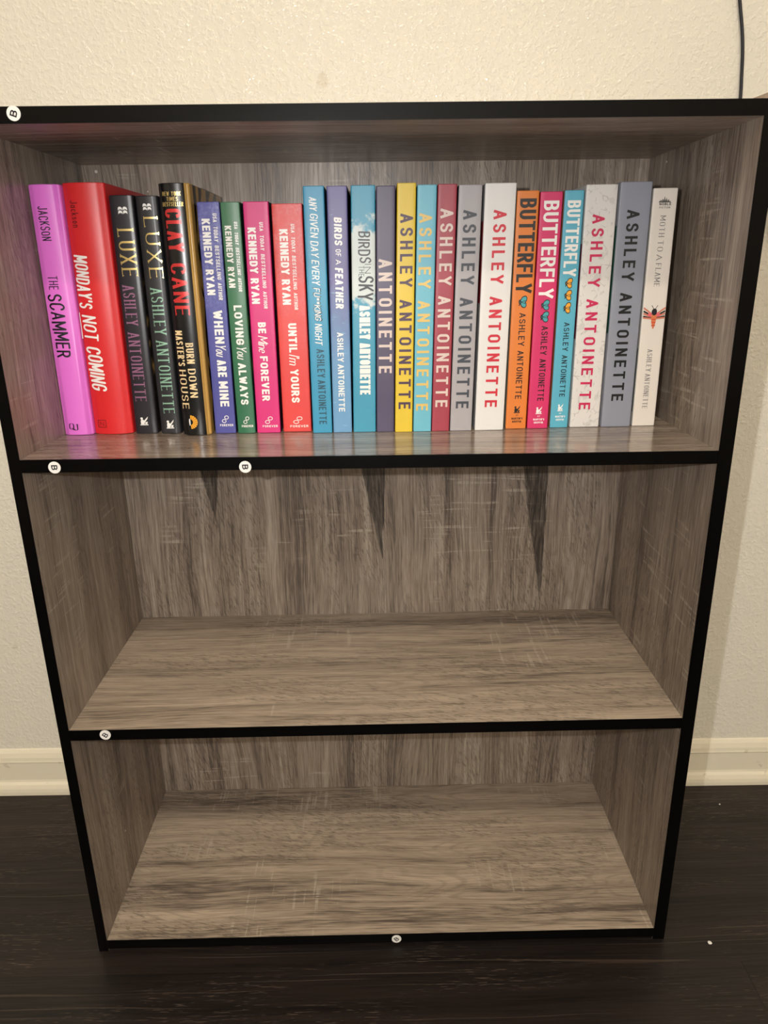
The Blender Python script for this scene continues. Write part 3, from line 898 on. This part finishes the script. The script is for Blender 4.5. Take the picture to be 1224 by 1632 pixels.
def spine_mat(name, kind, c, rough=0.4):
    m = NT(name)
    x, y, z, v = m.coords()
    col = rgb(*c[0])
    if kind == 'mottle':                # worn, cloudy print towards the head of the spine
        n = m.noise(v, 420.0, 3.0, 0.7)
        big = m.noise(v, 70.0, 2.0)
        up = m.step(z, 0.05, 0.2)
        k = m.math('MULTIPLY', m.math('MULTIPLY', m.step(n, 0.3, 0.75), up), m.step(big, 0.3, 0.6))
        col = m.mix(m.math('MULTIPLY', k, 0.85), rgb(*c[0]), rgb(*c[1]))
    elif kind == 'fade':                # colour print changing from head to foot, with pale feather wisps
        n = m.noise(v, 60.0, 3.0)
        k = m.step(m.math('ADD', z, m.math('MULTIPLY', m.math('SUBTRACT', n, 0.5), 0.05)), 0.045, 0.155)
        col = m.mix(k, rgb(*c[0]), rgb(*c[1]))
        w = m.step(m.noise(m.comb(m.math('MULTIPLY', x, 60.0), m.math('MULTIPLY', z, 220.0), 1.0), 1.0, 2.0), 0.64, 0.72)
        col = m.mix(m.math('MULTIPLY', w, 0.4), col, rgb(150, 200, 220))
    elif kind == 'cloud':
        n = m.noise(v, 95.0, 4.0, 0.6)
        zc = m.math('ABSOLUTE', m.math('SUBTRACT', z, 0.154))
        k = m.step(m.math('ADD', zc, m.math('MULTIPLY', m.math('SUBTRACT', n, 0.5), -0.07)), 0.026, 0.038, 1.0, 0.0)
        col = m.mix(m.math('MULTIPLY', k, 0.92), rgb(*c[0]), rgb(*c[1]))
    elif kind == 'leaf':
        vo = m.n('ShaderNodeTexVoronoi', feature='DISTANCE_TO_EDGE')
        m.l(v, vo.inputs['Vector'])
        vo.inputs['Scale'].default_value = 130.0
        e = m.step(vo.outputs['Distance'], 0.0, 0.07, 1.0, 0.0)
        k = m.math('MULTIPLY', e, m.step(m.noise(v, 170.0, 2.0), 0.48, 0.62))
        col = m.mix(m.math('MULTIPLY', k, 0.55), rgb(*c[0]), rgb(*c[1]))
        k2 = m.step(m.noise(v, 90.0, 2.0), 0.60, 0.66)
        col = m.mix(m.math('MULTIPLY', k2, 0.25), col, rgb(*c[1]))
    elif kind == 'gradup':
        col = m.mix(m.step(z, 0.0, 0.22), rgb(*c[0]), rgb(*c[1]))
    elif kind == 'goldblack':
        n = m.noise(m.comb(m.math('MULTIPLY', x, 1.0), m.math('MULTIPLY', y, 40.0), m.math('MULTIPLY', z, 16.0)), 1.0, 2.0, 0.5, 1.2)
        k = m.math('MULTIPLY', m.step(n, 0.45, 0.52), m.step(y, 0.016, 0.0175))
        col = m.mix(k, rgb(*c[0]), rgb(*c[1]))
    elif kind == 'goldfleck':
        n = m.noise(m.comb(m.math('MULTIPLY', y, 30.0), m.math('MULTIPLY', z, 45.0), 0.0), 1.0, 2.0)
        k = m.math('MULTIPLY', m.step(n, 0.50, 0.62), m.step(z, 0.035, 0.05))
        k = m.math('MULTIPLY', k, m.step(z, 0.125, 0.145, 1.0, 0.0))
        col = m.mix(k, rgb(*c[0]), rgb(*c[1]))
    m.bump(m.noise(v, 700.0, 2.0), 0.06, 0.0002)
    return m.done(col, rough)


def signed_area(p): return sum(p[i][0] * p[(i + 1) % len(p)][1] - p[(i + 1) % len(p)][0] * p[i][1] for i in range(len(p)))


# key: (binding, spine kind, spine colours, back-cover colour, front-cover (kind, colours), roughness, bulge, label)
LOOK = {
 'scammer': ('hard', 'flat', [(236, 120, 222)], (226, 104, 208), None, .38, .0032, 'pink-violet hardcover with black hand-drawn title, leftmost book on the shelf'),
 'monday': ('hard', 'flat', [(222, 40, 44)], (190, 20, 30), None, .38, .0045, 'thick bright red hardcover with slanting white brush lettering beside the pink book'),
 'luxe1': ('hard', 'flat', [(38, 36, 44)], (20, 20, 24), ('goldfleck', [(18, 17, 20), (150, 122, 70)]), .34, .0010, 'black book with gold four-letter title and mauve author line, touching the red book'),
 'luxe2': ('hard', 'flat', [(42, 42, 46)], (150, 130, 90), None, .34, .0012, 'black book with gold four-letter title and pale green author line'),
 'clay': ('hard', 'flat', [(20, 20, 22)], (18, 18, 20), ('goldblack', [(188, 148, 80), (16, 14, 14)]), .26, .0042, 'tall glossy black hardcover with red capitals and a gold front cover'),
 'when': ('soft', 'mottle', [(80, 82, 160), (146, 152, 208)], (40, 40, 84), ('flat', [(26, 30, 50)]), .45, 0, 'violet-blue paperback with white capitals between the gold-sided and the green book'),
 'loving': ('soft', 'gradup', [(48, 112, 80), (78, 128, 96)], (30, 80, 50), ('goldfleck', [(14, 46, 34), (90, 130, 60)]), .40, .0008, 'dark green paperback with white capitals beside the violet-blue one'),
 'bemine': ('soft', 'flat', [(222, 48, 128)], (120, 20, 70), ('flat', [(40, 14, 40)]), .42, 0, 'bright magenta paperback with white capitals right of the green book'),
 'until': ('soft', 'mottle', [(232, 70, 66), (238, 128, 132)], (150, 40, 50), ('flat', [(60, 20, 30)]), .42, 0, 'coral red paperback with a small white loop emblem, widest of the four low paperbacks'),
 'anygiven': ('soft', 'flat', [(58, 156, 196)], (20, 50, 70), ('flat', [(12, 44, 56)]), .42, 0, 'blue paperback covered in slanting white brush capitals beside the coral book'),
 'feather': ('soft', 'fade', [(112, 164, 208), (106, 100, 156)], (30, 40, 70), ('flat', [(16, 24, 40)]), .42, 0, 'paperback fading from purple at the head to light blue at the foot'),
 'sky': ('soft', 'cloud', [(66, 158, 190), (224, 232, 228)], (20, 60, 70), ('flat', [(10, 40, 46)]), .42, 0, 'sky blue paperback with a white cloud behind scratchy dark letters'),
 'purple': ('soft', 'flat', [(82, 74, 102)], (40, 34, 50), ('flat', [(30, 24, 36)]), .42, 0, 'dark purple-grey paperback with one word in pale pink capitals'),
 'yellow': ('soft', 'flat', [(232, 200, 52)], (150, 120, 30), ('flat', [(60, 50, 20)]), .42, 0, 'yellow paperback with dark purple capitals'),
 'lblue': ('soft', 'flat', [(112, 190, 212)], (60, 110, 130), ('flat', [(60, 110, 130)]), .42, 0, 'light blue paperback with widely spaced sand-yellow capitals'),
 'maroon': ('soft', 'flat', [(168, 62, 78)], (90, 24, 34), ('flat', [(90, 30, 40)]), .42, 0, 'dusty maroon paperback with pale pink capitals'),
 'grey': ('soft', 'flat', [(176, 172, 176)], (20, 20, 24), ('flat', [(160, 160, 162)]), .42, 0, 'light grey paperback with dark slate capitals beside the maroon one'),
 'white': ('soft', 'flat', [(236, 234, 232)], (150, 150, 152), ('flat', [(220, 220, 220)]), .42, 0, 'thick plain white paperback with red capitals'),
 'orange': ('soft', 'flat', [(232, 132, 54)], (120, 130, 122), ('flat', [(220, 120, 60)]), .42, 0, 'orange paperback with black capitals and a teal butterfly'),
 'pink': ('soft', 'flat', [(218, 50, 108)], (150, 30, 30), ('flat', [(200, 50, 100)]), .40, 0, 'hot pink paperback with white capitals and two teal butterflies'),
 'blue': ('soft', 'flat', [(94, 182, 208)], (176, 110, 60), ('flat', [(94, 180, 206)]), .40, 0, 'turquoise paperback with white capitals and three orange butterflies'),
 'speckled': ('soft', 'leaf', [(230, 226, 222), (160, 156, 156)], (198, 196, 194), ('flat', [(220, 216, 212)]), .42, 0, 'white paperback with faint grey leaf print and magenta capitals'),
 'slate': ('soft', 'flat', [(146, 150, 164)], (150, 152, 160), ('flat', [(120, 124, 136)]), .42, 0, 'thick slate grey paperback with black capitals'),
 'moth': ('soft', 'flat', [(236, 228, 218)], (190, 186, 180), ('flat', [(210, 204, 196)]), .38, 0, 'cream white paperback with a small moth picture, rightmost book on the shelf'),
}
SHIFT = {'scammer': -0.0013, 'monday': -0.0024, 'luxe1': -0.0014, 'luxe2': -0.0010, 'clay': -0.0012}
PATCH = {'white': ((150, 14, 24), .119, .190), 'speckled': ((120, 14, 44), .085, .170), 'slate': ((20, 84, 68), .090, .185), 'moth': ((126, 132, 130), .014, .075)}


def emblem(name, box_, S, parent):
    """small printed pictures; unit shapes (a across, b up) with a colour each"""
    (a0, a1, z0, z1) = box_
    w_, h_ = a1 - a0, z1 - z0
    shapes = []

    def add(col, poly): shapes.append((col, poly))

    def ell(col, cx, cy, rx, ry, rot=0, n=16):
        cr, sr = math.cos(rot), math.sin(rot)
        add(col, [(cx + rx * math.cos(2 * PI * i / n) * cr - ry * math.sin(2 * PI * i / n) * sr, cy + rx * math.cos(2 * PI * i / n) * sr + ry * math.sin(2 * PI * i / n) * cr) for i in range(n)])

    def line(col, pts, t):
        asp = w_ / h_
        for q in stroke_polys([(p[0] * asp, p[1]) for p in pts], t, t, 9, True, False): add(col, [(u / asp, v2) for u, v2 in q])
    label = None
    if name == 'waves':
        label = 'pair of stacked white wave marks'
        for dy in (.08, .5):
            for dx in (0, .5):
                add('white', [(dx + .02, dy), (dx + .02, dy + .28), (dx + .1, dy + .42), (dx + .2, dy + .46), (dx + .2, dy + .12), (dx + .1, dy + .12)])
                add('white', [(dx + .2, dy + .12), (dx + .2, dy + .46), (dx + .34, dy + .42), (dx + .46, dy + .28), (dx + .46, dy + .02), (dx + .32, dy + .16)])
    elif name == 'figure':
        c = S['figure_col']
        label = 'small winged figure emblem'
        add(c, [(.02, .1), (.02, .0), (.95, .0), (.95, .1)])
        add(c, [(.12, .12), (.5, .12), (.62, .5), (.42, .62), (.2, .7), (.1, .45)])
        ell(c, .25, .78, .15, .13)
        add(c, [(.42, .4), (.6, .62), (.98, 1.0), (.9, .72), (.72, .5), (.56, .3)])
        add(c, [(.6, .14), (.85, .14), (.9, .42), (.62, .34)])
    elif name == 'sun':
        label = 'gold half-sun emblem'
        rays = 9
        for i in range(rays):
            b0, b1 = -PI / 2 + PI * i / rays + .03, -PI / 2 + PI * (i + 1) / rays - .03
            add('amber', [(.2 + .28 * math.cos(b0), .5 + .2 * math.sin(b0)), (.2 + .8 * math.cos(b0), .5 + .5 * math.sin(b0)), (.2 + .8 * math.cos(b1), .5 + .5 * math.sin(b1)), (.2 + .28 * math.cos(b1), .5 + .2 * math.sin(b1))])
        ell('white', .12, .5, .08, .26)
    elif name == 'infinity':
        label = 'white loop emblem'
        line('white', arc(.68, .74, .27, .22, 0, 360, 14), .045)
        line('white', arc(.32, .26, .27, .22, 0, 360, 14), .045)
    elif name == 'butterfly':
        c = S['fly']
        label = 'small %s butterfly picture' % ('orange' if c == 'amber' else 'teal')
        for cx, cy, rx, ry, ro in ((.62, .70, .34, .25, .5), (.60, .30, .30, .24, -.5), (.30, .5, .2, .17, 0)):
            ell('ink', cx, cy, rx + .06, ry + .05, ro)
        for cx, cy, rx, ry, ro in ((.62, .70, .32, .22, .5), (.60, .30, .28, .21, -.5), (.32, .5, .15, .13, 0)):
            ell(c, cx, cy, rx, ry, ro)
        line('ink', [(.35, .5), (.8, .62)], .022)
        line('ink', [(.35, .48), (.78, .36)], .022)
        line('ink', [(.1, .2), (.32, .5), (.08, .66)], .045)
    elif name == 'moth':
        label = 'coloured moth picture'
        for sgn in (-1, 1):
            for k, (yy0, yy1, c) in enumerate(((.62, .86, 'wing'), (.55, .72, 'black'), (.50, .62, 'wing'), (.44, .50, 'black'), (.42, .44, 'wing'))):
                add(c, [(.5 + sgn * .10, yy0 - .02), (.5 + sgn * .10, yy0 + .05), (.5 + sgn * .47, yy1 + .07), (.5 + sgn * .49, yy1)])
            ell('rose', .5 + sgn * .18, .6, .1, .09)
            line('black', [(.5 + sgn * .03, .84), (.5 + sgn * .13, 1.0)], .012)
        add('orangebody', [(.38, .6), (.40, .3), (.48, .0), (.53, .0), (.60, .3), (.62, .6)])
        for q in (.14, .27, .40): line('redfoil', [(.41, q), (.59, q)], .018)
        ell('ink', .5, .72, .12, .15)
    elif name == 'skyline':
        label = 'black city skyline emblem'
        hs = [.25, .45, .35, .6, .5, .95, .55, .7, .4, .5, .3, .2]
        for i, hgt in enumerate(hs):
            add('black', [(i / 12, 0), ((i + 1) / 12, 0), ((i + 1) / 12, hgt * .8), ((i + .5) / 12, hgt)])
    elif name == 'under':
        label = 'white underline stroke'
        add('white', [(0, 0), (1, .02), (.8, 1), (.3, .98)])
    elif name == 'square':
        label = 'small dark square emblem'
        line('maroonink', [(.03, .03), (.97, .03), (.97, .97), (.03, .97), (.03, .03)], .035)
        line('maroonink', [(.3, .25), (.3, .75), (.7, .25), (.7, .75)], .03)
    elif name == 'QT':
        label = 'small dark initials emblem'
        for q in text_polys('Q', 'serif', 0, .55, .1, 1) + text_polys('J', 'serif', .5, .95, 0, .9): add('ink', q)
    cols = sorted({c for c, p in shapes})
    vs, fs, mi = [], [], []
    for li, (c, poly) in enumerate(shapes):
        k = len(vs)
        for (u, v2) in poly: vs.append(S['map'](a0 + u * w_, z0 + v2 * h_, 0.00022 + li * 0.000012))
        ar = sum(poly[i][0] * poly[(i + 1) % len(poly)][1] - poly[(i + 1) % len(poly)][0] * poly[i][1] for i in range(len(poly)))
        fs.append(tuple(range(k, len(vs))) if ar > 0 else tuple(reversed(range(k, len(vs)))))
        mi.append(cols.index(c))
    o = mesh_obj('emblem', vs, fs, [INKS[c] for c in cols], parent, mi)
    if label: tag(o, label)
    return o


for (key, bx, w, by, h, lean, texts) in BOOKS:
    bind, kind, cols, backc, front, rough, bulge, label = LOOK[key]
    hard = bind == 'hard'
    wsp = w                                  # printed width of the spine
    if key == 'clay': w += 0.0040            # its jacket turns gold round the shoulder
    bx += SHIFT.get(key, 0.0)
    if key == 'scammer': lean = 0.006
    book = empty('book', (bx, by, max(shelf_z(bx), shelf_z(bx + w)) + 0.0001))
    tag(book, label, 'book', 'books on the upper shelf')
    depth = D - by - 0.003
    sh = lean

    def S(x):                                # depth of the spine surface at x
        e = max(0.0, min(1.0, abs(x - w / 2) / (w / 2)))
        return bulge * e * e

    cols = [tuple(q * 0.955 for q in c_) for c_ in cols]
    M_sp = spine_mat('cover_' + key, kind, cols, rough)
    M_bk = plain('back_cover_' + key, backc, rough)
    M_fr = spine_mat('front_cover_' + key, front[0], front[1], rough) if front else M_sp
    if key in ('scammer', 'monday'): M_bk = M_sp
    th = 0.0022 if hard else 0.0005
    r = 0.0022 if hard else 0.0011
    outer = [(0.0, depth, 0), (0.0, bulge + r, 0)]
    for i in range(1, 5):
        a = PI - (PI / 2) * i / 4
        outer.append((r + r * math.cos(a), S(0) + (r - r * math.sin(a)), 1))
    ns = 12 if hard else 6
    for i in range(1, ns):
        x = r + (w - 2 * r) * i / ns
        outer.append((x, S(x), 2 if key == 'clay' and x > wsp * 0.98 else 1))
    # close the corner to the bulge smoothly
    for i in range(4, -1, -1):
        a = (PI / 2) * i / 4
        outer.append((w - r + r * math.cos(a), S(w) + (r - r * math.sin(a)), 2 if key == 'clay' else 1))
    outer.append((w, depth, 2))
    outer = [(x, y, k) for (x, y, k) in outer]
    nO = len(outer)
    inner = []
    for i, (x, y, k) in enumerate(outer):
        if i == 0: inner.append((th, y))
        elif i == nO - 1: inner.append((w - th, y))
        else: inner.append((min(max(x, th), w - th), max(y + th, S(x) + th) if th < x < w - th else y + th))
    # rounded head and foot edges: a small chamfer ring
    zsx = [(0.0, 0.0004), (0.0005, 0.0), (h - 0.0005, 0.0), (h, 0.0004)]
    vs, fs, mi = [], [], []
    for (z, ins) in zsx:
        for (x, y, k) in outer:
            xx = x + ins * (1 if x < w / 2 else -1) * (1 if (x < r or x > w - r) else 0)
            vs.append((xx + sh * z, y + ins * (1 if y < depth - .001 else 0), z))
    for q in range(3):
        for i in range(nO - 1):
            fs.append((q * nO + i, q * nO + i + 1, (q + 1) * nO + i + 1, (q + 1) * nO + i))
            mi.append(1 if i == 0 else 2 if outer[i + 1][2] == 2 and (i == nO - 2 or outer[i][2] == 2) else 0)
    kI = len(vs)
    for z in (0.0, h):
        for (x, y) in inner: vs.append((x + sh * z, y, z))
    for i in range(nO - 1):
        fs.append((kI + i + 1, kI + i, kI + nO + i, kI + nO + i + 1)); mi.append(0)
        fs.append((i + 1, i, kI + i, kI + i + 1)); mi.append(0)
        fs.append((3 * nO + i, 3 * nO + i + 1, kI + nO + i + 1, kI + nO + i)); mi.append(0)
    for e_ in (0, nO - 1):
        f_ = (e_, nO + e_, 2 * nO + e_, 3 * nO + e_, kI + nO + e_, kI + e_)
        fs.append(f_ if e_ else tuple(reversed(f_))); mi.append(0)
    cv = mesh_obj('cover', vs, fs, [M_sp, M_bk, M_fr], book, mi, smooth=True)
    cv.data.set_sharp_from_angle(angle=math.radians(32))
    # pages
    ov = 0.0025 if hard else 0.0004
    pf = lambda x, y, z: (x + sh * z, y, z)
    box('page_block', th + 0.0001, w - th - 0.0001, bulge + th + 0.002, depth - (0.003 if hard else 0.0003), ov, h - ov, M_PAGES, book, f=pf)
    if key in PATCH:
        pc, zb, zt = PATCH[key]
        box('back_cover_print', -0.00012, 0.0, r + 0.0006, depth * 0.9, zb, zt, plain('cover_print_' + key, pc, rough), book, f=pf)

    def mp(a, z, lift):                      # spine coordinates (across, up) to the book's own space
        return (a + sh * z, S(a) - lift, z)

    ctx = {'map': mp, 'figure_col': 'black' if key == 'orange' else 'white', 'fly': 'amber' if key == 'blue' else 'teal'}
    # group the texts of one colour and size into one printed line
    lines = {}
    for (s, za, zb, t0, t1, st, co) in texts:
        if s.startswith('@'):
            emblem(s[1:], (t0 * wsp, t1 * wsp, zb / 1000, za / 1000), ctx, book)
            continue
        lines.setdefault((st, co, (s if key in ('moth', 'bemine') else t0) if not st.startswith('h') or st.startswith('hand') else 'h'), []).append((s, za / 1000, zb / 1000, (t0 + 0.03) * wsp, (t1 + 0.03) * wsp))
    for lk, ((st, co, _), items) in enumerate(lines.items()):
        vs, fs = [], []
        up = st in ('h', 'htiny', 'hserif')
        for (s, za, zb, a0, a1) in items:
            if up: polys = text_polys(s, st, a0, a1, zb, za, 0.002)
            else: polys = text_polys(s, st, 0, za - zb, a0, a1, 0.002 if hard else 1.0)
            for poly in polys:
                k = len(vs)
                lift = 0.00020 + lk * 0.00003 + (len(fs) % 89) * 0.0000026
                if signed_area(poly) < 0: poly = poly[::-1]
                for (u, v2) in poly:
                    vs.append(mp(u, v2, lift) if up else mp(v2, za - u, lift))
                fs.append(tuple(range(k, len(vs))))
        o = mesh_obj('lettering', vs, fs, INKS[co], book)

# ------------------------------------------------------------------ small things around
M_CORD = plain('cord_rubber', (20, 22, 34), 0.35)


def tube(name, pts, r, mat, parent=None, n=10):
    cu = bpy.data.curves.new(name, 'CURVE')
    cu.dimensions = '3D'
    sp = cu.splines.new('BEZIER')
    sp.bezier_points.add(len(pts) - 1)
    for p, q in zip(sp.bezier_points, pts):
        p.co = q
        p.handle_left_type = p.handle_right_type = 'AUTO'
    cu.bevel_depth = r
    cu.bevel_resolution = 3
    cu.resolution_u = 8
    o = bpy.data.objects.new(name, cu)
    C.objects.link(o)
    dg = bpy.context.evaluated_depsgraph_get()
    me = bpy.data.meshes.new_from_object(o.evaluated_get(dg))
    bpy.data.objects.remove(o)
    me.materials.clear()
    me.materials.append(mat)
    for p in me.polygons: p.use_smooth = True
    o = bpy.data.objects.new(name, me)
    C.objects.link(o)
    if parent: o.parent = parent
    return o


yc = YW - 0.0022
ad = tag(empty('power_cable', (0.773, YW - 0.0125 - 0.0032, 0.757)), 'thin black power cable hanging down the wall behind the bookcase', 'cable')
pc = [(0.640, 1.60), (0.655, 1.30), (0.672, 1.08), (0.6845, 0.965), (0.6945, 0.918), (0.6985, 0.880), (0.7010, 0.850), (0.712, 0.79), (0.735, 0.765), (0.7545, 0.760)]
tube('cord', [(px + 0.0027 * (pz > 0.84) - 0.773, 0.0103 - 0.0009 + 0.0097 * (0.773 - px) * 1, pz - 0.757) for px, pz in pc], 0.0017, M_CORD, ad)
box('adapter_body', -0.022, 0.022, -0.012, 0.0123, -0.018, 0.018, M_CORD, ad, bevel=0.004)
box('indicator_light', -0.003, 0.003, -0.0126, -0.0118, 0.004, 0.007, M_CAP, ad)
# a folded cloth on top of the case whose corner shows at the frame's edge
M_CLOTH = plain('taupe_cloth', (150, 132, 116), 0.85, grain=0.3)
vs, fs = [], []
prof_c = [(0.6065, 0.0002), (0.6085, 0.0022), (0.6150, 0.0062), (0.6190, 0.0085), (0.6190, 0.0002)]
for yv in (0.012, 0.05, 0.10, 0.16):
    for (px, pz) in prof_c: vs.append((px, yv, zt_r + 0.0001 + pz * (1 if 0.02 < yv < 0.15 else 0.92)))
k = len(prof_c)
for q in range(3):
    for i in range(k): fs.append((q * k + i, q * k + (i + 1) % k, (q + 1) * k + (i + 1) % k, (q + 1) * k + i))
fs.append(tuple(reversed(range(k))))
fs.append(tuple(range(3 * k, 4 * k)))
o = mesh_obj('folded_cloth', vs, fs, M_CLOTH)
tag(o, 'taupe folded cloth lying on the right end of the bookcase top', 'cloth')


def crumb(name, p, r, label):
    bm = bmesh.new()
    bmesh.ops.create_icosphere(bm, subdivisions=2, radius=r)
    rn = random.Random(int(p[0] * 1000))
    for v in bm.verts:
        v.co *= rn.uniform(0.75, 1.15)
        v.co.z *= 0.5
        v.co.z = max(v.co.z, -r * 0.32)
    me = bpy.data.meshes.new(name)
    bm.to_mesh(me)
    bm.free()
    me.materials.append(M_STICK)
    o = bpy.data.objects.new(name, me)
    o.location = (p[0], p[1], r * 0.32)
    C.objects.link(o)
    tag(o, label, 'crumb')


crumb('paper_crumb', (0.6677, -0.0066), 0.0022, 'white crumb on the dark floor by the bookcase front right corner')
crumb('paper_crumb', (0.7742, 0.2065), 0.0011, 'tiny white crumb on the floor near the baseboard right of the bookcase')
